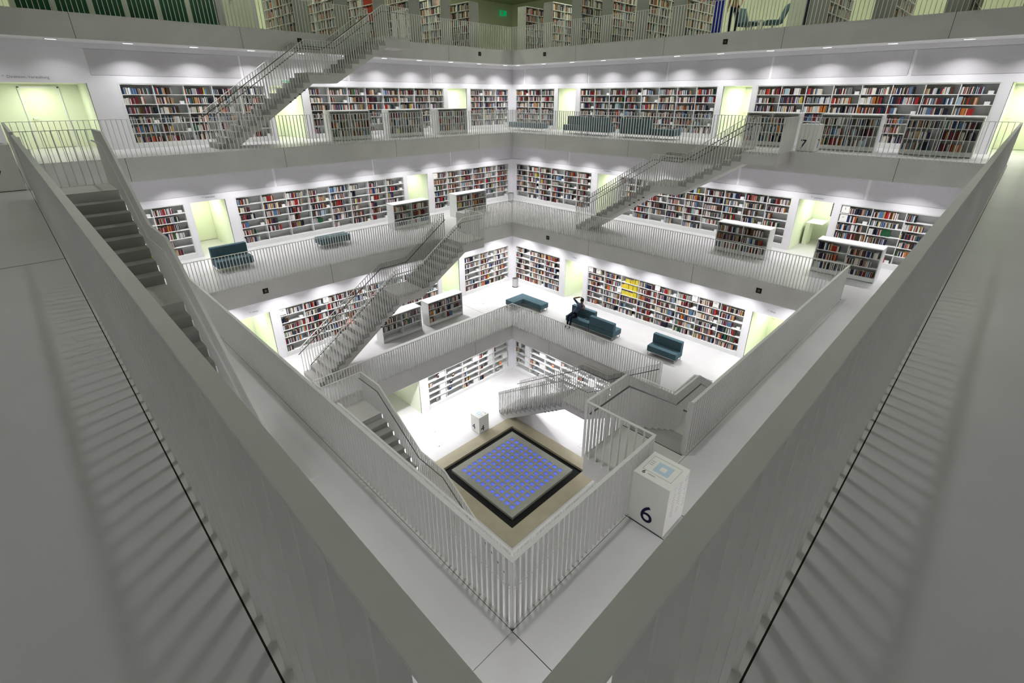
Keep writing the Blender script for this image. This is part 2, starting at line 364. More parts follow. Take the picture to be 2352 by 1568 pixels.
for k in (5, 6, 7, 8):
    a = A[k]+.004
    pitch = {5: .1, 6: .097, 7: .128, 8: .128}[k]
    for sd in ('L', 'R', 'NR', 'NL'):
        if k == 8 and sd in ('NR', 'NL'): continue
        segs = [(-a-CAPW, a+CAPW)]
        if sd in OPEN[k]:
            segs = [(-a-CAPW, S_T), (S_E, a+CAPW)]
        level_rail(k, sd, segs, a, 'grey steel baluster railing along the %s edge of the %s gallery' % (SN[sd], LN[k]), pitch=pitch)
# ================================================================== STAIRS
def stair(k, sd, label, shift=0.0, wid=1.22):
    """from level k to k+1, under the edge of level k+1"""
    zl, zu = Z[k], Z[k+1]; H = zu-zl; r = H/22; zm = zl+14*r; a = A[k+1]; n1 = a-.0; n0 = a-wid
    s0, sa, sb_, st, se = -4.1+shift, -.45+shift, .75+shift, S_T+shift*.3, S_E
    x, y = tr(sd, s0, (n0+n1)/2); t = thing('staircase', label, 'staircase', (x, y, zl))
    body = [(s0, zl), (-3.52+shift, zl), (-.28+shift, zm-.37), (.68+shift, zm-.37), (3.03+shift*.3, zu-.42), (se, zu-.42), (se, zu-.002), (st, zu-.002), (st, zu-r), (sb_, zm-.001), (sa, zm-.001), (sa, zm-r)]
    MB().prism(sd, body, n0, n1-.003).build('flight_slab', M_STAIR, parent=t)
    MB().sb(sd, sa-.004, sb_, n0-.0015, n1-.004, zm-.05, zm+.001).build('landing', M_STAIR, parent=t)
    g = (sa-s0)/13
    for i in range(13):
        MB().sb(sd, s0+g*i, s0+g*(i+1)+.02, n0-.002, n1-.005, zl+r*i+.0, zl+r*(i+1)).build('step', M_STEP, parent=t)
    g2 = (st-sb_)/7
    for i in range(7):
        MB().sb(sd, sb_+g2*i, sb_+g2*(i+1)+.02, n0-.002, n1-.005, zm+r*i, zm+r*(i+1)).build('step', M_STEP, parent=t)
    e = MB().sb(sd, st+.003, st+.018, n0+.01, n1-.01, zu-.002, zu+.0005).build('joint', M_DARK, parent=t)
    # outer rail path (s, cap z)
    path = [(s0+.02, zl+1.22), (sa, zm+1.1), (sb_, zm+1.1), (st, zu+RH), (se-.02, zu+RH)]
    def base(s):
        if s < s0: return zl
        if s < sa: return zl+r*(min(12, int((s-s0)/g))+1)
        if s < sb_: return zm
        if s < st: return zm+r*(min(6, int((s-sb_)/g2))+1)
        return zu
    def capz(pp, s):
        for (a0, z0), (a1, z1) in zip(pp, pp[1:]):
            if s <= a1+1e-6: return z0+(z1-z0)*(s-a0)/(a1-a0)
        return pp[-1][1]
    pit = .105
    for (nn, pp, hs, nm) in ((n0-.03, path, 1, 'outer_railing'), (n1-.05, [(s0+.02, zl+1.22), (sa, zm+1.1), (sb_, zm+1.1), (st-.05, zu+RH-.03)], -1, 'inner_railing')):
        cap = MB(); 
        for (a0, z0), (a1, z1) in zip(pp, pp[1:]):
            p = (*tr(sd, a0, nn), z0-CAPT/2); q = (*tr(sd, a1, nn), z1-CAPT/2); cap.bar(p, q, .022, CAPT/2)
        c = cap.build(nm, M_RAIL, parent=t)
        m = int((pp[-1][0]-pp[0][0])/pit)
        for i in range(m+1):
            s = pp[0][0]+(pp[-1][0]-pp[0][0])*i/m; zb = base(s)-.08; zt = capz(pp, s)-CAPT
            px, py = tr(sd, s, nn); inst(bal_mesh, 'baluster', c, (px, py, zb), ANG[sd], zt-zb)
        hb = MB(); hn = nn+.08*hs
        hp = [(p0-(.12 if i == 0 else 0), z0-.22) for i, (p0, z0) in enumerate(pp)]
        for (a0, z0), (a1, z1) in zip(hp, hp[1:]):
            hb.tube((*tr(sd, a0, hn), z0), (*tr(sd, a1, hn), z1), .016, 6)
        hb.build('handrail', M_RAIL if (k, sd) == (6, 'NL') else M_HAND, parent=t)
    # end rail of the platform
    zc = zu+RH; pa = tr(sd, se-.02, n0-.03); pb = tr(sd, se-.02, n1+.02)
    c = MB().bar((*pa, zc-CAPT/2), (*pb, zc-CAPT/2), .022, CAPT/2).build('end_railing', M_RAIL, parent=t)
    m = int((n1-n0)/.13)
    for i in range(1, m+1):
        n = n0-.03+(n1-n0)*i/m; px, py = tr(sd, se-.02, n); inst(bal_mesh, 'baluster', c, (px, py, zu-.05), ANG[sd]+math.pi/2, RH+.05-CAPT)
    # small recessed step lights in the soffit edge
    for j in range(4):
        s = -1.35+.2*j+shift; zz = zm-.37-( -.28+shift-s)*(zm-.37-zl)/3.24
        MB().sb(sd, s+.01, s+.09, n0-.003, n0+.03, zz+.035, zz+.075).build('soffit_slot', M_DARK, parent=t)
    return t
stair(4, 'R', 'grey staircase rising from the lowest floor, beside the blue glass field, far right', wid=1.42)
stair(4, 'NL', 'grey staircase dropping to the lowest floor behind the near left railing', wid=1.38)
stair(5, 'L', 'long grey staircase in front of bookshelves, left of the centre, second to third level')
stair(5, 'NR', 'grey staircase behind the large white cube marked 6, near right')
stair(6, 'R', 'grey staircase on the far right, from third to fourth level, crossing the bookshelves')
stair(6, 'NL', 'dark staircase at the far left of the picture beside the closest railing')
stair(7, 'L', 'grey staircase at upper left, from fourth level to the top level', shift=-.2)
# ================================================================== FOUNTAIN FIELD
t = thing('fountain_basin', 'square stone basin with rows of blue glass bricks sunk in the lowest floor', 'fountain', (.97, .97, Z[4]))
zf = Z[4]; k0, k1 = -1.05, 2.985
MB().box(F0, F1, F0, k0, zf-.3, zf+.012).build('kerb', M_BEIGE, parent=t); MB().box(F0, F1, k1, F1, zf-.3, zf+.012).build('kerb', M_BEIGE, parent=t)
MB().box(F0, k0, k0, k1, zf-.3, zf+.012).build('kerb', M_BEIGE, parent=t); MB().box(k1, F1, k0, k1, zf-.3, zf+.012).build('kerb', M_BEIGE, parent=t)
MB().box(k0, k1, k0, k1, zf-.34, zf-.1).build('gravel_bed', M_BLACK, parent=t)
i0, i1 = -.73, 2.70
gp = 2.69/10; g0 = -.375; hb = .088
sl = MB(); cs = [i0]
for i in range(11): cs += [g0+gp*i-hb, g0+gp*i+hb]
cs.append(i1)
for a in range(0, len(cs)-1):
    for b in range(0, len(cs)-1):
        if a % 2 == 1 and b % 2 == 1: continue
        sl.box(cs[a], cs[a+1], cs[b], cs[b+1], zf-.1, zf+.02)
sl2 = MB().box(i0, i1, i0, i1, zf-.1, zf-.03)
# slab as grid strips
sl = MB()
for a in range(0, len(cs)-1, 2): sl.box(cs[a], cs[a+1], i0, i1, zf-.1, zf+.02)
for a in range(1, len(cs)-1, 2):
    for b in range(0, len(cs)-1, 2): sl.box(cs[a], cs[a+1], cs[b], cs[b+1], zf-.1, zf+.02)
sl.build('slab', M_SLAB, parent=t)
gb = MB().box(-hb, hb, -hb, hb, -.06, -.004).poly([(-hb*.7, -hb*.7), (hb*.7, -hb*.7), (hb*.7, hb*.7), (-hb*.7, hb*.7)], -.004, .004).mesh('glass_brick'); gb.materials.append(M_BLUE)
for i in range(11):
    for j in range(11): inst(gb, 'glass_brick', t, (g0+gp*i, g0+gp*j, zf+.006))
# ================================================================== BOOKS (collected, built at the end)
BOOKS = []
PAL = [((.62, .58, .50), 'cream', 15), ((.70, .69, .67), 'white', 13), ((.13, .014, .018), 'dark red', 12), ((.012, .014, .03), 'black', 17), ((.015, .03, .10), 'navy', 8),
       ((.07, .035, .018), 'brown', 9), ((.36, .025, .02), 'red', 7), ((.48, .17, .04), 'orange', 6), ((.10, .19, .33), 'blue', 5), ((.36, .46, .54), 'pale blue', 6),
       ((.45, .36, .06), 'yellow', 2), ((.02, .10, .04), 'green', 3), ((.22, .22, .21), 'grey', 6), ((.40, .27, .14), 'tan', 5)]
PL = [p for p in PAL for _ in range(p[2])]
def rc_():
    c, n, _ = random.choice(PL); j = random.uniform(.75, 1.2); return (c[0]*j, c[1]*j, c[2]*j), n
def fill_row(sd, s0, s1, z, n, h, dens, unit, row, bay, flip=False, flat=False, run=None):
    """books standing between s0 and s1; n = spine plane; flip -> spines toward +n"""
    s = s0+.006; end = s0+(s1-s0)*dens; cur = None; left = 0; idx = 0; hh = random.uniform(.18, .235)
    while s < end-.02:
        if left <= 0:
            if random.random() < .07: cur = rc_(); left = random.randint(3, 6); hh = random.uniform(.19, .255)
            else: cur = None; left = 1
        left -= 1
        c, nm = cur if cur else rc_(); 
        if run: c, nm = run; c = tuple(v*random.uniform(.85, 1.1) for v in c)
        th = random.uniform(.013, .036); h_ = min(h-.03, hh*random.uniform(.88, 1.06) if not cur else hh); dd = random.uniform(.13, .17); o = random.uniform(0, .02)
        if random.random() < .06: s += random.uniform(.01, .05)
        if s+th > s1-.004: break
        idx += 1
        BOOKS.append((sd, s, s+th-.0015, n+(o if not flip else -o), n+(dd if not flip else -dd), z, z+h_, c, nm, unit, row, bay, idx)); s += th
def built_in(k, sd, a, b, label, unit, rows=6, bayw=.925, dens=.86):
    z0 = Z[k]; zt = z0+TOPH[k]; n = W[k]; x, y = tr(sd, (a+b)/2, n)
    t = thing('bookcase', label, 'bookcase', (x, y, z0)); f = MB(); w = .03
    MB().sb(sd, a, b, n+.32, n+DEP, z0, zt).build('back_panel', M_SHELF if k == 4 else M_BACK, parent=t)
    f.sb(sd, a, a+w, n+.004, n+.32, z0+.0, zt).sb(sd, b-w, b, n+.004, n+.32, z0, zt).sb(sd, a+w, b-w, n+.004, n+.32, zt-.03, zt).sb(sd, a+w, b-w, n+.012, n+.32, z0, z0+.19)
    # slim casing proud of the wall
    f.sb(sd, a-.03, a, n-.008, n+.02, z0, zt+.03).sb(sd, b, b+.03, n-.008, n+.02, z0, zt+.03).sb(sd, a, b, n-.008, n+.02, zt, zt+.03)
    f.build('frame', M_SHELF, parent=t)
    ph = (TOPH[k]-.19-.03)/rows; nb = max(1, round((b-a)/bayw)); bw = (b-a-2*w)/nb
    for r in range(1, rows): MB().sb(sd, a+w, b-w, n+.02, n+.32, z0+.19+ph*r-.011, z0+.19+ph*r+.011).build('shelf', M_SHELF, parent=t)
    for i in range(1, nb): MB().sb(sd, a+w+bw*i-.011, a+w+bw*i+.011, n+.018, n+.32, z0+.19, zt-.03).build('upright', M_SHELF, parent=t)
    for r in range(rows):
        for i in range(nb):
            zz = z0+.19+ph*r+(.011 if r else 0); s0 = a+w+bw*i+.012; s1 = a+w+bw*(i+1)-.012; low = r == 0
            rowname = rows-r; d = dens+random.uniform(-.3, .13)
            if k == 4:
                q = random.random()
                if q < .35: fill_row(sd, s0, s1, zz, n+.05, ph, random.uniform(.1, .4), unit, rowname, i+1)
                elif q < .75: display(sd, random.uniform(s0+.08, s1-.3), zz, n+.07, ph)
                if random.random() < .45: SIGNS.append(((sd, s1-.36, s1-.04, n+.04, n+.2, zz, zz+ph-.05), rowname, i+1, unit))
                continue
            if k == 6 and low and random.random() < .6: d = random.choice([0, 0, .3])
            if random.random() < .05: d = .3
            if k == 5 and unit == 'long bookcase behind teal sofas' and i == 2 and rows-r in (1, 2, 3): fill_row(sd, s0+(.2 if rows-r == 1 else 0), s1, zz, n+.045, ph, .92, unit, rowname, i+1, run=((.75, .60, .06), 'yellow'))
            elif d > .05: fill_row(sd, s0, s1, zz, n+.045, ph, min(.98, d), unit, rowname, i+1)
            if d < .8 and random.random() < .3 and s1-s0 > .4:   # white book-end box
                SIGNS.append(((sd, s1-.2, s1-.06, n+.06, n+.2, zz, zz+.10), rowname, i+1, unit))
    return t
SIGNS = []; DISP = []
def display(sd, s, z, n, ph):
    c, nm = rc_(); DISP.append((sd, s, z, n, min(ph-.04, random.uniform(.2, .27)), random.uniform(.14, .19), c, nm))
def unit_labels():
    return {
     (7, 'L', 0): ('white built-in bookcase at upper left, partly behind the upper staircase', 'bookcase behind upper left stairs'),
     (7, 'L', 1): ('long white built-in bookcase behind three low shelves, fourth level far left', 'long fourth-level left bookcase'),
     (7, 'L', 2): ('narrow white bookcase left of the far corner, fourth level', 'bookcase left of fourth-level corner'),
     (7, 'R', 0): ('narrow white bookcase right of the far corner, fourth level', 'bookcase right of fourth-level corner'),
     (7, 'R', 1): ('long white bookcase behind dark sofas, fourth level far right', 'long bookcase behind dark sofas'),
     (7, 'R', 2): ('long white bookcase at upper right behind low dark shelves, fourth level', 'upper right bookcase'),
     (6, 'L', 0): ('white bookcase cut off by the dark staircase, third level far left', 'third-level bookcase by dark stairs'),
     (6, 'L', 1): ('long white bookcase between two doorways, third level far left', 'long third-level left bookcase'),
     (6, 'L', 2): ('white bookcase left of the far corner with a bin, third level', 'bookcase left of third-level corner'),
     (6, 'R', 0): ('white bookcase right of the far corner with a bin, third level', 'bookcase right of third-level corner'),
     (6, 'R', 1): ('long white bookcase below the right staircase, third level', 'long third-level right bookcase'),
     (6, 'R', 2): ('white bookcase with an information card, third level, cut by nearest right railing', 'third-level bookcase by right railing'),
     (5, 'L', 0): ('long white bookcase behind the central left staircase, second level', 'bookcase behind central left stairs'),
     (5, 'L', 1): ('white bookcase left of the far corner, second level', 'bookcase left of second-level corner'),
     (5, 'R', 0): ('white bookcase right of the far corner beside a steel bin, second level', 'bookcase right of second-level corner'),
     (5, 'R', 1): ('long white bookcase with a yellow row of books, behind the teal sofas', 'long bookcase behind teal sofas'),
     (4, 'L', 0): ('sparsely filled white bookcase on the lowest floor, left of the corner', 'lowest-floor left bookcase'),
     (4, 'R', 0): ('sparsely filled white bookcase on the lowest floor behind the stairs', 'lowest-floor right bookcase')}
for (sd_, a_, b_, z_, n_, k_) in VB: fill_row(sd_, a_, b_, z_, n_, .28, random.uniform(.6, .95), 'doorway shelf %s level %s' % (LN[k_].split()[0], SN[sd_]), 1, 1)
UL = unit_labels()
for k in (7, 6, 5, 4):
    for sd, CC in (('L', CASES), ('R', CASESR)):
        for i, (a, b) in enumerate(CC[k]):
            lab, un = UL[(k, sd, i)]
            built_in(k, sd, a, b, lab, un, rows=5 if k == 4 else 6, bayw={4: 1.06, 5: .94, 6: .93, 7: .92}[k], dens={7: .86, 6: .68 if i < 2 and sd == 'L' or (sd == 'R' and i == 0) else .86, 5: .86, 4: .3}[k])
# low free-standing double-sided shelves
def low_case(k, sd, a, b, n0, n1, label, unit, dens=.85):
    z = Z[k]; zt = z+1.17; x, y = tr(sd, (a+b)/2, (n0+n1)/2); t = thing('low_bookcase', label, 'bookcase', (x, y, z), group='low free-standing bookcases on the galleries')
    MB().sb(sd, a, b, n0-.01, n1+.01, zt-.03, zt).build('top_board', M_SHELF, parent=t)
    MB().sb(sd, a, a+.03, n0, n1, z, zt-.03).build('side_panel', M_SHELF, parent=t); MB().sb(sd, b-.03, b, n0, n1, z, zt-.03).build('side_panel', M_SHELF, parent=t)
    MB().sb(sd, a+.03, b-.03, n0+.02, n1-.02, z+.02, z+.16).build('plinth', M_SHELF, parent=t)
    nm = (n0+n1)/2; MB().sb(sd, a+.03, b-.03, nm-.01, nm+.01, z+.16, zt-.03).build('back_panel', M_BACK, parent=t)
    m = (a+b)/2; MB().sb(sd, m-.011, m+.011, n0+.01, n1-.01, z+.16, zt-.03).build('upright', M_SHELF, parent=t)
    ph = (1.17-.19)/3
    for r in range(3):
        if r: MB().sb(sd, a+.03, b-.03, n0+.01, n1-.01, z+.16+ph*r-.01, z+.16+ph*r+.01).build('shelf', M_SHELF, parent=t)
        for i, (p, q) in enumerate(((a+.035, m-.012), (m+.012, b-.035))):
            zz = z+.16+ph*r+(.01 if r else 0); d = dens if not (k == 5 and r == 0) else (.45 if random.random() < .5 else 0)
            if d > 0: fill_row(sd, p, q, zz, n0+.03, ph, min(.97, d+random.uniform(-.15, .12)), unit, 3-r, i+1)
            if d > 0: fill_row(sd, p, q, zz, n1-.03, ph, min(.97, d), unit+' rear', 3-r, i+1, flip=True)
for (k, sd, a, b, n0, n1, lab) in (
    (7, 'L', .2, 2.06, 10.9, 11.45, 'low white bookcase nearest the upper staircase, fourth level far left'), (7, 'L', 3.0, 4.85, 10.9, 11.45, 'middle one of three low bookcases, fourth level far left'),
    (7, 'L', 5.76, 7.6, 10.9, 11.45, 'low bookcase closest to the far corner, fourth level far left'), (7, 'R', 1.9, 3.75, 10.9, 11.45, 'low bookcase behind the platform of the far right staircase'),
    (7, 'R', 4.45, 6.25, 10.9, 11.45, 'low bookcase just right of the cube marked 7, upper right'), (7, 'R', 6.93, 8.75, 10.9, 11.45, 'rightmost low bookcase on the fourth level'),
    (6, 'L', 2.1, 4.1, 9.8, 10.38, 'low white bookcase behind the end of the central staircase railing, third level'), (6, 'L', 5.75, 7.8, 9.75, 10.33, 'low white bookcase behind the small cube marked 6, third level'),
    (6, 'R', 2.05, 4.03, 9.55, 10.13, 'low white bookcase in the middle of the third-level right gallery'), (6, 'R', 5.63, 7.55, 9.45, 10.03, 'low white bookcase beside the nearest right railing, third level'),
    (5, 'L', -.55, 1.45, 7.25, 7.8, 'low white bookcase partly hidden by the central staircase, second level'), (5, 'L', 1.85, 3.85, 7.25, 7.8, 'low half-empty white bookcase right of the central staircase, second level')):
    low_case(k, sd, a, b, n0, n1, lab, 'low %s case %d, %s level' % (SN[sd].replace('far ', ''), round(a+8), {7: 'fourth', 6: 'third', 5: 'second'}[k]))
# tall bookcases of the top level, end panels toward the void
def tall_case(sd, c, idx, n0=12.3, ln=3.0, w=.6):
    z = Z[8]; h = 2.12; a, b = c-w/2, c+w/2; x, y = tr(sd, c, n0)
    t = thing('tall_bookcase', 'tall bookcase with grey end panel, number %s from the corner, top level %s' % (NUM[idx], SN[sd]), 'bookcase', (x, y, z), group='tall bookcases of the top level')
    MB().sb(sd, a-.01, b+.01, n0, n0+.03, z, z+h).build('end_panel', mat('grey_end_panel', (.36, .37, .33), .6, .3, noise=.03), parent=t)
    MB().sb(sd, a, b, n0+.03, n0+ln, z+h-.03, z+h-.001).sb(sd, a, b, n0+ln, n0+ln+.03, z, z+h).sb(sd, a+.02, b-.02, n0+.03, n0+ln, z, z+.08).build('frame', M_SHELF, parent=t)
    MB().sb(sd, c-.01, c+.01, n0+.03, n0+ln, z+.08, z+h-.03).build('back_panel', M_BACK, parent=t)
    rows = 6; ph = (h-.11)/rows; nb = 3; bw = (ln-.03)/nb
    for r in range(1, rows): MB().sb(sd, a, b, n0+.03, n0+ln, z+.08+ph*r-.01, z+.08+ph*r+.01).build('shelf', M_SHELF, parent=t)
    for i in range(1, nb): MB().sb(sd, a, b, n0+.03+bw*i-.01, n0+.03+bw*i+.01, z+.08, z+h-.03).build('upright', M_SHELF, parent=t)
    sx, sy = tr(sd, b-.12, n0-.003)
    fs = -1 if sd == 'L' else 1       # visible face looks toward -s on the left, +s on the right
    for r in range(rows):
        for i in range(nb):
            p = n0+.03+bw*i+.012; q = p+bw-.024; zz = z+.08+ph*r+(.01 if r else 0); s = p; end = p+(q-p)*random.uniform(.75, 1); idx_ = 0
            red = idx == 4 and sd == 'L' and i == 0 and r in (2, 3, 4)
            while s < end-.03:
                th = random.uniform(.018, .045); c_, nm = rc_(); idx_ += 1
                if red: c_, nm = (.34, .03, .015), 'red'
                hh = min(ph-.03, random.uniform(.2, .29)); ee = a+.02 if fs < 0 else b-.02; e2 = ee+.16 if fs < 0 else ee-.16
                BOOKS.append((sd, ee, e2, s, s+th-.002, zz, zz+hh, c_, nm, '%s tall case, top level, %s' % (NUM[idx], SN[sd].replace('far ', '')), rows-r, i+1, idx_)); s += th
    text('1' if idx % 2 else '2', .09, fm((*tr(sd, b-.1, n0-.004), z+1.75), (*tr(sd, 1, 0), 0), (0, 0, 1)), 'panel_number', M_INK, parent=t)
for i, c in enumerate((.3, 2.09, 3.92, 5.8, 7.65, 9.5)): tall_case('L', c, 6-i)
for i, c in enumerate((-11.56, -9.66, -7.78, -5.95, -4.05, -2.22)): tall_case('R', c, i+1)
for i, c in enumerate((3.2, 5.2, 7.1, 8.9)): tall_case('R', c, i+7)
# dark green glazed cabinets at the upper left, posts between
for i in range(6):
    s = -8.36+.925*i; x, y = tr('L', s+.46, 12.5)
    t = thing('glazed_cabinet', 'dark green glazed cabinet at upper left, %s from the picture edge' % NUM[i+1], 'cabinet', (x, y, Z[8]), group='green glazed cabinets')
    MB().sb('L', s+.1, s+.92, 12.5, 12.52, Z[8]+.05, Z[8]+2.3).build('glass_door', M_GLASS, parent=t)
    MB().sb('L', s-.02, s+.1, 12.45, 12.75, Z[8], Z[8]+2.4).build('post', M_VEST, parent=t)
    MB().sb('L', s+.1, s+.92, 12.7, 12.75, Z[8], Z[8]+2.4).sb('L', s+.1, s+.92, 12.45, 12.7, Z[8]+2.3, Z[8]+2.4).build('carcass', M_VEST, parent=t)
MB().sb('L', -2.8, -2.55, 12.4, 12.9, Z[8], 7.6).build('column', M_CONC, org=(0, 0, 0))
tag(bpy.data.objects['column'], 'square grey concrete column at top left beside the cream door', 'column')
door_no[0] += 1
dr = MB().sb('L', -2.5, -1.25, 13.2, 13.25, Z[8], Z[8]+2.3).build('door_%d' % door_no[0], M_DOOR, kind='structure')
MB().sb('L', -1.24, -1.1, 13.15, 13.3, Z[8], Z[8]+2.4).sb('L', -2.6, -2.5, 13.15, 13.3, Z[8], Z[8]+2.4).build('door_frame', M_WALL, parent=dr)
MB().sb('L', -2.05, -1.93, 13.14, 13.16, Z[8]+1.0, Z[8]+1.03).sb('L', -2.07, -2.03, 13.14, 13.2, Z[8]+.9, Z[8]+1.1).build('door_handle', M_STEEL, parent=dr)
# ------------------------------------------------------------------ top level right: reading corner
MB().sb('R', -.85, -.45, 12.6, 12.7, Z[8], Z[8]+2.6).build('blue_partition', M_BLUEP, org=(0, 0, 0))
tag(bpy.data.objects['blue_partition'], 'deep blue partition panel behind the top level railing', 'partition')
MB().sb('R', 1.95, 2.5, 13.0, 13.4, Z[8], 7.6).build('column', M_VEST)
tag(bpy.data.objects['column.001'], 'pale column on the top level right of the lounge chairs', 'column')
MB().sb('R', 2.55, 2.83, 13.0, 13.06, Z[8], Z[8]+2.6).build('dark_partition', M_NAVY)
tag(bpy.data.objects['dark_partition'], 'near-black slim partition right of the pale top level column', 'partition')
def lounge(sd, s, n, z, rot, label):
    x, y = tr(sd, s, n); t = thing('lounge_chair', label, 'chair', (x, y, z), group='teal lounge chairs on the top level')
    sh = MB().box(-.35, .35, -.32, .3, .3, .44).build('seat', M_TEAL, org=(0, 0, 0), bevel=.04)
    bk = MB(); bk.v = [(-.35, .2, .38), (.35, .2, .38), (.35, .3, .38), (-.35, .3, .38), (-.33, .42, 1.0), (.33, .42, 1.0), (.33, .52, 1.0), (-.33, .52, 1.0)]; bk.f = list(CF)
    bo = bk.build('backrest', M_TEAL, org=(0, 0, 0), bevel=.04)
    lg = MB().tube((0, 0, .02), (0, 0, .32), .03).tube((-.28, -.28, .03), (.28, .28, .03), .015).tube((-.28, .28, .03), (.28, -.28, .03), .015).build('base', M_STEEL, org=(0, 0, 0))
    for o in (sh, bo, lg): o.parent = t
    t.rotation_euler = (0, 0, ANG[sd]+rot)
lounge('R', .35, 13.2, Z[8], 1.2, 'teal lounge chair beside the standing person, top level')
lounge('R', 1.3, 13.4, Z[8], -1.0, 'dark teal lounge chair right of the other one, top level')
lt = thing('side_table', 'low white table between two lounge chairs on the top level', 'table', (*tr('R', .8, 13.0), Z[8]))
MB().sb('R', .55, 1.05, 12.8, 13.2, Z[8]+.42, Z[8]+.45).build('table_top', M_SHELF, parent=lt)
for ds in (.6, 1.0):
    for dn in (12.85, 13.15): MB().sb('R', ds-.015, ds+.015, dn-.015, dn+.015, Z[8], Z[8]+.42).build('leg', M_STEEL, parent=lt)
lc = thing('lamp', 'long bright ceiling lamp above the top level corner', 'lamp', (13.4, 13.4, 7.5))
MB().box(13.2, 13.3, 12.4, 14.4, 7.5, 7.58).build('housing', M_WALL, parent=lc); MB().box(13.21, 13.29, 12.42, 14.38, 7.485, 7.5).build('diffuser', M_LAMP, parent=lc)
for sd in ('L', 'R'):
    for i, s in enumerate((-8, -3.4, 1.2, 5.8, 10.4)):
        for n in (12.9, 16.2):
            x, y = tr(sd, s, n); t = thing('lamp', 'long ceiling lamp of the top level, %s side, %s row, %s along' % (SN[sd], 'front' if n < 14 else 'rear', NUM[i+1]), 'lamp', (x, y, 7.5), group='top level ceiling lamps '+SN[sd])
            MB().sb(sd, s-.75, s+.75, n-.05, n+.05, 7.5, 7.6).build('housing', M_WALL, parent=t); MB().sb(sd, s-.73, s+.73, n-.04, n+.04, 7.49, 7.5).build('diffuser', M_LAMP, parent=t)
            area('top_lamp', (x, y, 7.47), 1.5, .12, 55, (.94, 1.0, .72), rot=(0, 0, ANG[sd]))
# ================================================================== CUBES with numbers
def cube(sd, k, s0, s1, n0, n1, num, label, h=.87):
    z = Z[k]; x, y = tr(sd, (s0+s1)/2, (n0+n1)/2); t = thing('information_cube', label, 'cube', (x, y, z), group='white information cubes')
    MB().sb(sd, s0, s1, n0, n1, z+.012, z+h).build('body', M_CUBE, parent=t, bevel=.003)
    MB().sb(sd, s0+.01, s1-.01, n0+.01, n1-.01, z, z+.012).build('shadow_gap', M_DARK, parent=t)
    up = (0, 0, 1); sm = (s0+s1)/2; nm = (n0+n1)/2; e = .003
    def P(s, n, zz): return (*tr(sd, s, n), zz)
    sp = (*tr(sd, 1, 0), 0); sn = (*tr(sd, -1, 0), 0); np_ = (*tr(sd, 0, 1), 0); nn = (*tr(sd, 0, -1), 0)
    q = .42
    text(num, q, fm(P(s0+.2, n0-e, z+.22), sp, up), 'number', M_INK, parent=t)
    text(num, q, fm(P(s1+e, n0+.28, z+.24), np_, up), 'number', M_INK, parent=t)
    text(num, q, fm(P(s0-e, n0+.36, z+.24), nn, up), 'number', M_INK, parent=t)
    zt = z+h+.001
    # top print: number, plan and caption lines. x-direction of the print runs along -n -> read from s+ side
    X = Vector(np_); Y = Vector(sn); c = Vector(P(sm, nm, zt))
    def prt(x0, x1, y0, y1, m, name, hh=.0012):
        mb = MB(); a_ = c+X*x0+Y*y0; b_ = c+X*x1+Y*y1; mb.box(a_.x, b_.x, a_.y, b_.y, zt-.001, zt+hh); mb.build(name, m, parent=t)
    text(num, .10, fm(c+X*-.17+Y*-.20, X, Y), 'number', M_INK, parent=t)
    for j in range(2): prt(-.11, .0, -.205+.016*j, -.2+.016*j, M_LINE, 'caption_line')
    prt(-.22, .22, -.15, -.147, M_LINE, 'rule'); prt(-.22, .2, .2, .203, M_LINE, 'rule'); prt(.215, .218, -.15, .2, M_LINE, 'rule'); prt(-.22, -.217, -.2+.05, .2, M_LINE, 'rule')
    prt(-.10, .13, -.09, .13, M_PRINT, 'plan_outline', .0014); prt(-.03, .06, -.03, .06, M_CUBE, 'plan_void', .002)
    for j in range(3): prt(-.2, -.14, .0+.04*j, .006+.04*j, M_LINE, 'caption_line')
    # directory text on the gallery side
    dirt = MB()
    rr = random.Random(3)
    for j in range(11):
        for cc in (0, 1, 2):
            l0 = .04+.17*cc; ln = rr.uniform(.02, .10)
            dirt.sb(sd, s0+l0, s0+l0+ln, n1, n1+.0015, z+h-.08-.05*j, z+h-.075-.05*j)
    dirt.build('directory_text', mat('faint_print', (.42, .44, .46), .6, .2, noise=.05), parent=t)
cube('NR', 6, 4.17, 4.75, 7.18, 7.74, '6', 'large white cube marked 6 beside the near right railing')
cube('L', 6, 4.15, 4.73, 7.25, 7.81, '6', 'small white cube marked 6 at the top of the central staircase')
cube('NL', 7, 4.17, 4.75, 9.64, 10.2, '7', 'white cube marked 7 cut by the left picture edge')
cube('R', 7, 4.22, 4.8, 9.64, 10.2, '7', 'white cube marked 7 on the fourth level, upper right')
t = cube('L', 4, 1.55, 2.12, 3.6, 4.15, '4', 'white cube marked 4 on both sides, beside the blue glass field', h=.84)
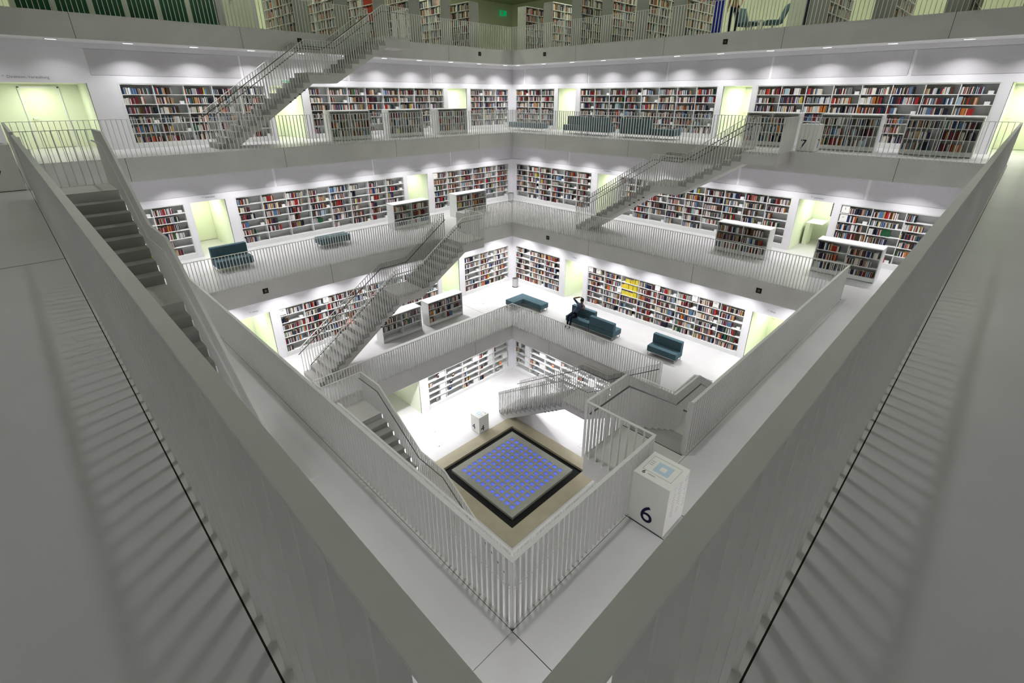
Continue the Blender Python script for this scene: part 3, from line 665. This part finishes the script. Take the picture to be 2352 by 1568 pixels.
# ================================================================== SEATING
def sofa(sd, k, s0, s1, n0, n1, label, back=None, group='teal sofas and benches on the galleries', name='sofa'):
    z = Z[k]; x, y = tr(sd, (s0+s1)/2, (n0+n1)/2); t = thing(name, label, 'sofa' if back else 'bench', (x, y, z), group=group)
    MB().sb(sd, s0, s1, n0, n1, z+.17, z+.42).build('seat', M_TEAL, parent=t, bevel=.02)
    if back: 
        a, b = (n1-.2, n1) if back == 'out' else (n0, n0+.2)
        MB().sb(sd, s0, s1, a, b, z+.425, z+.82).build('backrest', M_TEAL, parent=t, bevel=.02)
    MB().sb(sd, s0+.03, s1-.03, n0+.03, n0+.055, z+.14, z+.17).sb(sd, s0+.03, s1-.03, n1-.055, n1-.03, z+.14, z+.17).sb(sd, s0+.03, s0+.055, n0+.055, n1-.055, z+.14, z+.17).sb(sd, s1-.055, s1-.03, n0+.055, n1-.055, z+.14, z+.17).build('frame', M_STEEL, parent=t)
    for s in (s0+.03, s1-.055):
        for n in (n0+.03, n1-.055): MB().sb(sd, s, s+.025, n, n+.025, z, z+.14).build('leg', M_STEEL, parent=t)
    return t
sofa('R', 5, -3.05, -1.74, 6.58, 7.22, 'teal sofa with the seated person, second level', 'out')
sofa('R', 5, -1.70, -.42, 6.56, 7.22, 'teal sofa turned with its back to the railing, second level', 'in')
sofa('R', 5, 1.2, 2.46, 6.64, 7.24, 'teal two-seat sofa standing alone, second level', 'out')
sofa('L', 6, -5.62, -4.42, 8.92, 9.62, 'teal sofa below the doorway at left, third level', 'out')
sofa('L', 6, -1.72, -.42, 9.2, 9.8, 'teal backless bench, third level far left', None, name='bench')
sofa('R', 7, -7.15, -6.0, 10.8, 11.4, 'dark teal sofa facing the railing, fourth level, nearest the corner', 'out')
sofa('R', 7, -5.93, -4.25, 10.7, 11.3, 'dark teal sofa seen from behind, fourth level, left one', 'in')
sofa('R', 7, -3.7, -2.1, 10.7, 11.3, 'dark teal sofa seen from behind, fourth level, right one', 'in')
sofa('R', 7, -2.04, -.9, 10.7, 11.3, 'dark teal bench right of the sofas, fourth level', None, name='bench')
sofa('R', 7, -11.1, -8.6, 10.8, 11.35, 'long dark bench before the far corner, fourth level', None, name='bench')
z = Z[5]; t = thing('corner_bench', 'L-shaped teal bench near the far corner, second level', 'bench', (6.6, 5.6, z), group='teal sofas and benches on the galleries')
MB().poly([(5.93, 6.4), (5.93, 5.83), (6.62, 5.83), (6.62, 4.62), (7.16, 4.62), (7.16, 6.4)], z+.17, z+.42).build('seat', M_TEAL, parent=t, bevel=.02)
for (x, y) in ((5.96, 6.36), (5.96, 5.88), (6.66, 4.66), (7.1, 4.66), (7.1, 6.34)): MB().box(x, x+.025, y-.012, y+.013, z, z+.17).build('leg', M_STEEL, parent=t)
ph = MB().sb('R', -2.2, -2.13, 6.85, 6.99, Z[5]+.421, Z[5]+.431).build('phone', M_SCREEN, bevel=.002); tag(ph, 'small phone lying on the teal sofa beside the seated person', 'phone')
for (k, x, y, lab) in ((5, 8.35, 8.1, 'round steel bin in the far corner, second level'), (6, 10.75, 10.85, 'round pale bin in the far corner, third level')):
    z = Z[k]; t = thing('waste_bin', lab, 'bin', (x, y, z))
    MB().lathe(x, y, [(.0, z+.02), (.155, z+.02), (.17, z+.5), (.16, z+.5), (.15, z+.04), (0, z+.04)]).build('body', M_STEEL, parent=t); MB().lathe(x, y, [(0, z), (.165, z), (.17, z+.03), (.158, z+.035)]).build('base_ring', M_DARK, parent=t)
# ================================================================== SMALL FITTINGS
for (sd, k, s, zz) in (('L', 8, -.24, 3.73), ('L', 8, 9.24, 3.75), ('R', 8, -9.24, 3.74), ('R', 8, .27, 3.7), ('R', 6, -4.75, -4.32), ('R', 6, 4.8, -4.33), ('L', 6, -4.8, -4.34)):
    x, y = tr(sd, s, A[k]); t = thing('loudspeaker', 'small black box on the %s edge, %s side, %s' % (LN[k], SN[sd], 'close to far corner' if (s if sd == 'L' else -s) > 3 else 'away from the corner'), 'speaker', (x, y, zz), group='black boxes on the %s edge, %s' % (LN[k], SN[sd]))
    MB().sb(sd, s-.09, s+.09, A[k]-.012, A[k]+.0, zz-.09, zz+.09).build('housing', M_DARK, parent=t, bevel=.003)
    MB().sb(sd, s-.04, s+.04, A[k]-.016, A[k]-.012, zz-.04, zz+.04).build('grille', M_HAND, parent=t)
for (sd, k, s, zo, body, sz) in (('L', 7, -8.6, 2.28, '\u2191 Direktion, Verwaltung', .11), ('L', 6, -4.75, -1.77-Z[6], '\u2191 Literatur', .10), ('L', 6, 4.8, -1.72-Z[6], '\u2191 Literatur', .10), ('R', 6, -4.77, -1.74-Z[6], '\u2191 Literatur', .10),
                         ('R', 6, 4.8, -1.8-Z[6], '\u2191 Literatur', .10), ('L', 5, -4.8, -5.74-Z[5], '\u2191 Welt', .10), ('R', 5, -4.64, -5.7-Z[5], '\u2191 Welt', .10), ('R', 5, 4.82, -5.72-Z[5], '\u2191 Welt', .10)):
    o = text(body, sz, fm((*tr(sd, s, W[k]-.002), Z[k]+zo), (*tr(sd, 1, 0), 0), (0, 0, 1)), 'wall_lettering', M_LINE)
    tag(o, 'small dark lettering over the doorway, %s %s side, %s along' % (LN[k], SN[sd], 'left' if s < 0 else 'right'), 'sign')
t = thing('exit_sign', 'green emergency exit sign seen through the upper staircase railing', 'sign', (-.66, 12.5, 2.28))
MB().box(-.86, -.46, 12.5, 12.53, 2.12, 2.32).build('panel', M_GREEN, parent=t); MB().box(-.82, -.70, 12.495, 12.5, 2.15, 2.29).build('pictogram', M_SHELF, parent=t); MB().box(-.67, -.665, 12.5, 12.51, 2.32, 3.33).build('hanger', M_STEEL, parent=t)
t = thing('exit_sign', 'small green exit sign on the top level wall near the far corner', 'sign', (17.6, 18.4, 6.9))
MB().box(17.2, 17.8, 18.35, 18.4, 6.85, 7.15).build('panel', M_GREEN, parent=t); MB().box(17.3, 17.45, 18.34, 18.35, 6.9, 7.1).build('pictogram', M_SHELF, parent=t)
for i, (x, y, k) in enumerate(((-.15, 2.9+1.4, 4), (4.1, -.1, 4), (.3, 5.2, 4), (5.5, 7.6, 5))):
    t = thing('floor_hatch', 'thin square outline of a floor socket, %s' % ('left of the cube marked 4', 'beyond the right stair foot', 'near the lowest bookcase', 'before the corner bench')[i], 'hatch', (x, y, Z[k]))
    a = .12; MB().box(x-a, x+a, y-a, y-a+.008, Z[k], Z[k]+.002).box(x-a, x+a, y+a-.008, y+a, Z[k], Z[k]+.002).box(x-a, x-a+.008, y-a, y+a, Z[k], Z[k]+.002).box(x+a-.008, x+a, y-a, y+a, Z[k], Z[k]+.002).build('outline', M_LINE, parent=t)
    MB().box(x-.07, x-.02, y-.09, y-.06, Z[k], Z[k]+.002).build('slot', M_DARK, parent=t)
# reading room furniture seen through the third-level right doorway
t = thing('desk', 'white desk seen through the doorway at right, third level', 'desk', (13.2, -4.6, Z[6]))
MB().box(13.0, 13.6, -4.45, -4.3, Z[6], Z[6]+.9).build('side_panel', M_VEST, parent=t); MB().box(13.0, 14.0, -4.9, -4.3, Z[6]+.9, Z[6]+.93).build('desk_top', M_SHELF, parent=t)
# small printed section cards and displayed books
cards = [('L', 5, -3.88, -5.9-.3), ('R', 5, -3.7, -5.9-.3), ('R', 5, -3.25, -5.9-.3), ('R', 5, -.05-.0, -5.9-.3), ('R', 5, 1.7, -5.9-.3), ('R', 5, -2.0, -5.9-.92), ('R', 5, 2.6, -5.9-.3), ('R', 6, 5.68, -1.92-.3), ('R', 6, 5.68, -1.92-.62), ('L', 6, 5.8, -1.92-.3), ('L', 5, -2.1, -6.2)]
for i, (sd, k, s, zz) in enumerate(cards):
    x, y = tr(sd, s+.1, W[k]+.02); body = '177' if k == 5 else ('i' if i == 7 else '21')
    t = thing('section_card', 'white section card standing on a shelf, %s %s side, card %s' % (LN[k], SN[sd], NUM[i+1]), 'card', (x, y, zz), group='white section cards on shelves')
    MB().sb(sd, s, s+.24, W[k]+.03, W[k]+.04, zz+.005, zz+.26).build('plate', M_CUBE, parent=t)
    text(body, .07 if body != 'i' else .16, fm((*tr(sd, s+.11, W[k]+.028), zz+.17), (*tr(sd, 1, 0), 0), (0, 0, 1)), 'lettering', M_INK, parent=t)
for i, (sd, s, z, n, h, wd, c, nm) in enumerate(DISP):
    mb = MB().sb(sd, s, s+wd, n, n+.02, z, z+h, c).sb(sd, s+.03, s+wd-.03, n-.001, n, z+h*.55, z+h*.8, (.7, .7, .68))
    o = mb.build('displayed_book', M_BOOK); tag(o, '%s book facing outward on a white shelf of the lowest floor, item %s' % (nm, NUM[i+1] if i < 70 else 'last'), 'book', 'books facing outward on the lowest floor')
for q, rw, by, un in SIGNS[:290]:
    o = MB().sb(*q).build('book_end', M_SHELF, bevel=.003); tag(o, 'white box among the books, %s shelf, %s bay, %s' % (NUM[rw], NUM[by], un), 'box', 'white boxes among the books')
# ================================================================== PEOPLE
def figure(name, label, root, nodes, bones, mats, head, look, hair=M_HAIR, hairlen=0.0):
    """nodes: {key: (x, y, z, r)}; bones: [(a, b, material index)]; one continuous skinned body, hands with fingers, head features as children"""
    t = thing(name, label, 'person', root)
    keys = list(nodes); me = bpy.data.meshes.new('body'); me.from_pydata([Vector(nodes[k][:3])-Vector(root) for k in keys], [(keys.index(a), keys.index(b)) for a, b, _ in bones], [])
    o = bpy.data.objects.new('body', me); COL.objects.link(o)
    sk = o.modifiers.new('skin', 'SKIN'); sk.use_smooth_shade = True
    for i, k in enumerate(keys):
        v = me.skin_vertices[0].data[i]; v.radius = (nodes[k][3], nodes[k][3]); v.use_root = (k == 'pelvis')
    sb_ = o.modifiers.new('sub', 'SUBSURF'); sb_.levels = sb_.render_levels = 2
    dg = bpy.context.evaluated_depsgraph_get(); nm = bpy.data.meshes.new_from_object(o.evaluated_get(dg))
    COL.objects.unlink(o); bpy.data.objects.remove(o)
    for m in mats: nm.materials.append(m)
    segs = [(Vector(nodes[a][:3])-Vector(root), Vector(nodes[b][:3])-Vector(root), mi) for a, b, mi in bones]
    for p in nm.polygons:
        best = 9
        for a, b, mi in segs:
            d = b-a; u = max(0, min(1, (p.center-a).dot(d)/d.length_squared)); q = (p.center-a-d*u).length
            if q < best: best = q; p.material_index = mi
        p.use_smooth = True
    b_ = bpy.data.objects.new('body', nm); COL.objects.link(b_); b_.parent = t
    H = Vector(head); L = Vector(look).normalized(); S = L.cross(Vector((0, 0, 1))).normalized(); U = S.cross(L)
    def ell(name, c, rx, ry, rz, m, cut=None):
        mb = MB(); K, N = 12, 9
        for i in range(N):
            th = math.pi*(i+.0)/(N-1)
            for j in range(K):
                ph_ = 2*math.pi*j/K; p = S*(rx*math.sin(th)*math.cos(ph_))+L*(ry*math.sin(th)*math.sin(ph_))+U*(rz*math.cos(th)); mb.v.append(tuple(c+p))
        for i in range(N-1):
            for j in range(K): mb.f.append((i*K+j, (i+1)*K+j, (i+1)*K+(j+1) % K, i*K+(j+1) % K))
        oo = mb.build(name, m, parent=t)
        for p in oo.data.polygons: p.use_smooth = True
        return oo
    ell('hair', H-L*.022+U*.028, .084, .092, .092, hair)
    if hairlen: ell('hair_length', H-L*.06-U*hairlen*.5, .075, .05, hairlen, hair)
    ell('nose', H+L*.098-U*.012, .011, .018, .018, mats[0])
    for q in (-1, 1):
        ell('eye', H+L*.082+S*.03*q+U*.012, .012, .008, .008, M_HAIR); ell('ear', H+S*.083*q-U*.01, .012, .02, .03, mats[0])
    ell('mouth', H+L*.088-U*.045, .022, .006, .006, M_RED)
    return t
def hand(parent, wrist, direc, palm_n, m):
    """palm with four unequal bent fingers and a thumb, as one skinned part"""
    W_ = Vector(wrist); D = Vector(direc).normalized(); Nn = Vector(palm_n); Nn = (Nn-D*Nn.dot(D)).normalized(); Sd = D.cross(Nn)
    base = W_+D*.075; v = [W_, W_+D*.035, base]; e_ = [(0, 1), (1, 2)]; r_ = [.024, .032, .034]
    for q, ln in ((-1.5, .062), (-.5, .074), (.5, .07), (1.5, .055)):
        a = base+Sd*.017*q+D*.01; i = len(v); v += [a, a+D*ln*.5+Nn*.006, a+D*ln*.9+Nn*.024]; r_ += [.0095, .0085, .007]; e_ += [(2, i), (i, i+1), (i+1, i+2)]
    a = W_+D*.03-Sd*.03; i = len(v); v += [a, a+D*.03-Sd*.018+Nn*.01, a+D*.055-Sd*.02+Nn*.02]; r_ += [.013, .01, .009]; e_ += [(1, i), (i, i+1), (i+1, i+2)]
    org = wloc(parent); me = bpy.data.meshes.new('hand'); me.from_pydata([p-org for p in v], e_, []); o = bpy.data.objects.new('hand', me); COL.objects.link(o); o.modifiers.new('skin', 'SKIN')
    for i in range(len(v)): me.skin_vertices[0].data[i].radius = (r_[i], r_[i]); me.skin_vertices[0].data[i].use_root = i == 0
    sb_ = o.modifiers.new('sub', 'SUBSURF'); sb_.levels = sb_.render_levels = 1
    me.materials.append(m); o.parent = parent; return o
z = Z[5]
N1 = {'pelvis': (6.78, 2.70, -7.47, .125), 'belly': (6.84, 2.64, -7.30, .12), 'chest': (6.90, 2.52, -7.10, .135), 'upchest': (6.92, 2.45, -6.98, .11), 'neck': (6.92, 2.42, -6.90, .05), 'head0': (6.90, 2.40, -6.82, .07), 'head1': (6.88, 2.38, -6.73, .088), 'head2': (6.88, 2.37, -6.68, .06),
      'shL': (6.90, 2.62, -6.97, .062), 'elL': (6.78, 2.80, -6.72, .045), 'wrL': (6.92, 2.52, -6.62, .030),
      'shR': (6.90, 2.28, -7.00, .062), 'elR': (6.62, 2.02, -7.02, .045), 'wrR': (6.78, 2.27, -6.85, .030),
      'hipL': (6.74, 2.80, -7.48, .095), 'knL': (6.40, 2.74, -7.46, .066), 'anL': (6.34, 2.74, -7.90, .042), 'toL': (6.18, 2.74, -7.965, .038),
      'hipR': (6.74, 2.60, -7.48, .095), 'knR': (6.36, 2.54, -7.46, .066), 'anR': (6.26, 2.54, -7.90, .042), 'toR': (6.10, 2.52, -7.965, .038)}
B1 = [('pelvis', 'belly', 1), ('belly', 'chest', 1), ('chest', 'upchest', 1), ('upchest', 'neck', 1), ('neck', 'head0', 0), ('head0', 'head1', 0), ('head1', 'head2', 0), ('upchest', 'shL', 1), ('shL', 'elL', 1), ('elL', 'wrL', 0), ('upchest', 'shR', 1), ('shR', 'elR', 1), ('elR', 'wrR', 0),
      ('pelvis', 'hipL', 2), ('hipL', 'knL', 2), ('knL', 'anL', 2), ('anL', 'toL', 3), ('pelvis', 'hipR', 2), ('hipR', 'knR', 2), ('knR', 'anR', 2), ('anR', 'toR', 3)]
p1 = figure('person', 'person in a dark patterned shirt sitting on the teal sofa, arms raised behind the head', (6.75, 2.7, z), N1, B1, [M_SKIN, M_SHIRT, M_JEANS, M_HAIR], (6.87, 2.38, -6.74), (-1, -.15, -.1))
hand(p1, N1['wrL'][:3], (.1, -.6, -.2), (0, 0, -1), M_SKIN); hand(p1, N1['wrR'][:3], (.3, .5, .5), (1, 0, 0), M_SKIN)
# crouching person by the shelves, behind the central staircase
cx, cy = -1.15, 8.62
def off(d): return {k: (cx+v[0], cy+v[1], Z[5]+v[2], v[3]) for k, v in d.items()}
N2 = off({'pelvis': (0, 0, .34, .12), 'belly': (.0, .05, .5, .11), 'chest': (0, .12, .70, .12), 'upchest': (0, .16, .82, .10), 'neck': (0, .19, .90, .045), 'head0': (0, .21, .96, .065), 'head1': (0, .23, 1.04, .085), 'head2': (0, .23, 1.10, .055),
      'shL': (-.15, .16, .82, .055), 'elL': (-.27, .16, .62, .04), 'wrL': (-.27, .34, .52, .028), 'shR': (.15, .16, .82, .055), 'elR': (.24, .22, .60, .04), 'wrR': (.16, .36, .70, .028),
      'hipL': (-.09, .02, .33, .09), 'knL': (-.16, .30, .48, .062), 'anL': (-.15, .12, .10, .04), 'toL': (-.15, .28, .045, .036), 'hipR': (.09, .02, .33, .09), 'knR': (.15, .28, .30, .062), 'anR': (.13, .02, .10, .04), 'toR': (.13, .16, .045, .036)})
p2 = figure('person', 'person crouching at the shelves in a salmon top, seen through the central staircase railing', (cx, cy, Z[5]), N2, B1, [M_SKIN2, M_PINK, M_JEANS, M_HAIR], N2['head1'][:3], (0, 1, -.2), hair=mat('brown_hair', (.12, .05, .02), .6, .3, noise=.1), hairlen=.12)
hand(p2, N2['wrL'][:3], (0, 1, 0), (1, 0, 0), M_SKIN2); hand(p2, N2['wrR'][:3], (0, 1, .2), (-1, 0, 0), M_SKIN2)
# standing person on the top level
cx, cy = 12.75, .05
N3 = {k: (cx+v[0], cy+v[1], Z[8]+v[2], v[3]) for k, v in {'pelvis': (0, 0, .93, .125), 'belly': (0, 0, 1.1, .12), 'chest': (0, 0, 1.30, .14), 'upchest': (0, 0, 1.42, .11), 'neck': (0, 0, 1.50, .05), 'head0': (-.01, 0, 1.57, .068), 'head1': (-.02, 0, 1.65, .088), 'head2': (-.02, 0, 1.71, .058),
      'shL': (0, .18, 1.42, .06), 'elL': (0, .26, 1.13, .045), 'wrL': (-.12, .24, .92, .03), 'shR': (0, -.18, 1.42, .06), 'elR': (.0, -.26, 1.13, .045), 'wrR': (-.12, -.24, .92, .03),
      'hipL': (0, .10, .90, .095), 'knL': (-.03, .11, .50, .065), 'anL': (0, .11, .09, .042), 'toL': (-.15, .12, .04, .038), 'hipR': (0, -.10, .90, .095), 'knR': (.03, -.11, .50, .065), 'anR': (.06, -.11, .09, .042), 'toR': (-.09, -.12, .04, .038)}.items()}
p3 = figure('person', 'person in a tan jacket standing at the top level railing, upper right', (cx, cy, Z[8]), N3, B1, [M_SKIN2, M_TAN, M_JEANS, M_HAIR], N3['head1'][:3], (-1, 0, -.2))
hand(p3, N3['wrL'][:3], (-.2, 0, -1), (0, -1, 0), M_SKIN2); hand(p3, N3['wrR'][:3], (-.2, 0, -1), (0, 1, 0), M_SKIN2)

# ================================================================== BOOK MESHES
def proj(p):
    d = Vector(p)-CAM; r = Vector((1, -1, 0))/math.sqrt(2); up = r.cross(fwd); f = d.dot(fwd)
    return CX+FPX*d.dot(r)/f, CY-FPX*d.dot(up)/f
def score(b):
    sd, s0, s1, n0, n1, z0, z1 = b[:7]; a = tr(sd, s0, n0); c = tr(sd, s1, n1 if abs(s1-s0) > .1 else n0)
    u0, v0 = proj((*a, z0)); e_ = tr(sd, s1, n0) if abs(s1-s0) < .1 else tr(sd, s0, n1); u1, v1 = proj((e_[0], e_[1], z1))
    if not (5 < u0 < 2347 and 5 < v0 < 1560 and v1 > 3): return 0
    # hidden below the nearest railing
    if v0 > 285+1.065*u0-20 or v0 > 285+1.065*(2352-u0)-20: return 0
    if 'rear' in b[9]: return 0
    return abs(u1-u0)*abs(v1-v0)
sc_ = sorted(range(len(BOOKS)), key=lambda i: -score(BOOKS[i])); top = set(sc_[:300])
PG = (.66, .62, .52)
rest = MB()
for i, b in enumerate(BOOKS):
    sd, s0, s1, n0, n1, z0, z1, c, nm, unit, row, bay, idx = b
    if i not in top:
        rest.sb(sd, s0, s1, n0, n1, z0, z1, c); rest.c[-5] = PG; continue
    mb = MB(); x, y = tr(sd, (s0+s1)/2, (n0+n1)/2)
    if abs(s1-s0) < .1:      # spine on n0
        mb.sb(sd, s0, s0+.003, n0, n1, z0, z1, c).sb(sd, s1-.003, s1, n0, n1, z0, z1, c).sb(sd, s0+.003, s1-.003, n0, n0+(.004 if n1 > n0 else -.004), z0, z1, c)
        mb.sb(sd, s0+.003, s1-.003, n0+(.004 if n1 > n0 else -.004), n1+(-.004 if n1 > n0 else .004), z0+.004, z1-.005, PG)
    else:
        g = .004 if s1 > s0 else -.004
        mb.sb(sd, s0, s1, n0, n0+.003, z0, z1, c).sb(sd, s0, s1, n1-.003, n1, z0, z1, c).sb(sd, s0, s0+g, n0+.003, n1-.003, z0, z1, c).sb(sd, s0+g, s1-g, n0+.003, n1-.003, z0+.004, z1-.005, PG)
    o = mb.build('book', M_BOOK, org=(x, y, z0))
    tag(o, '%s book, %s on %s shelf, %s bay, %s' % (nm, NUM[idx], NUM[row], NUM[bay], unit), 'book', 'books on the shelves')
o = rest.build('books', M_BOOK, kind='stuff'); tag(o, 'rows of many coloured books filling the white bookcases', 'book')
print('BOOKS', len(BOOKS))
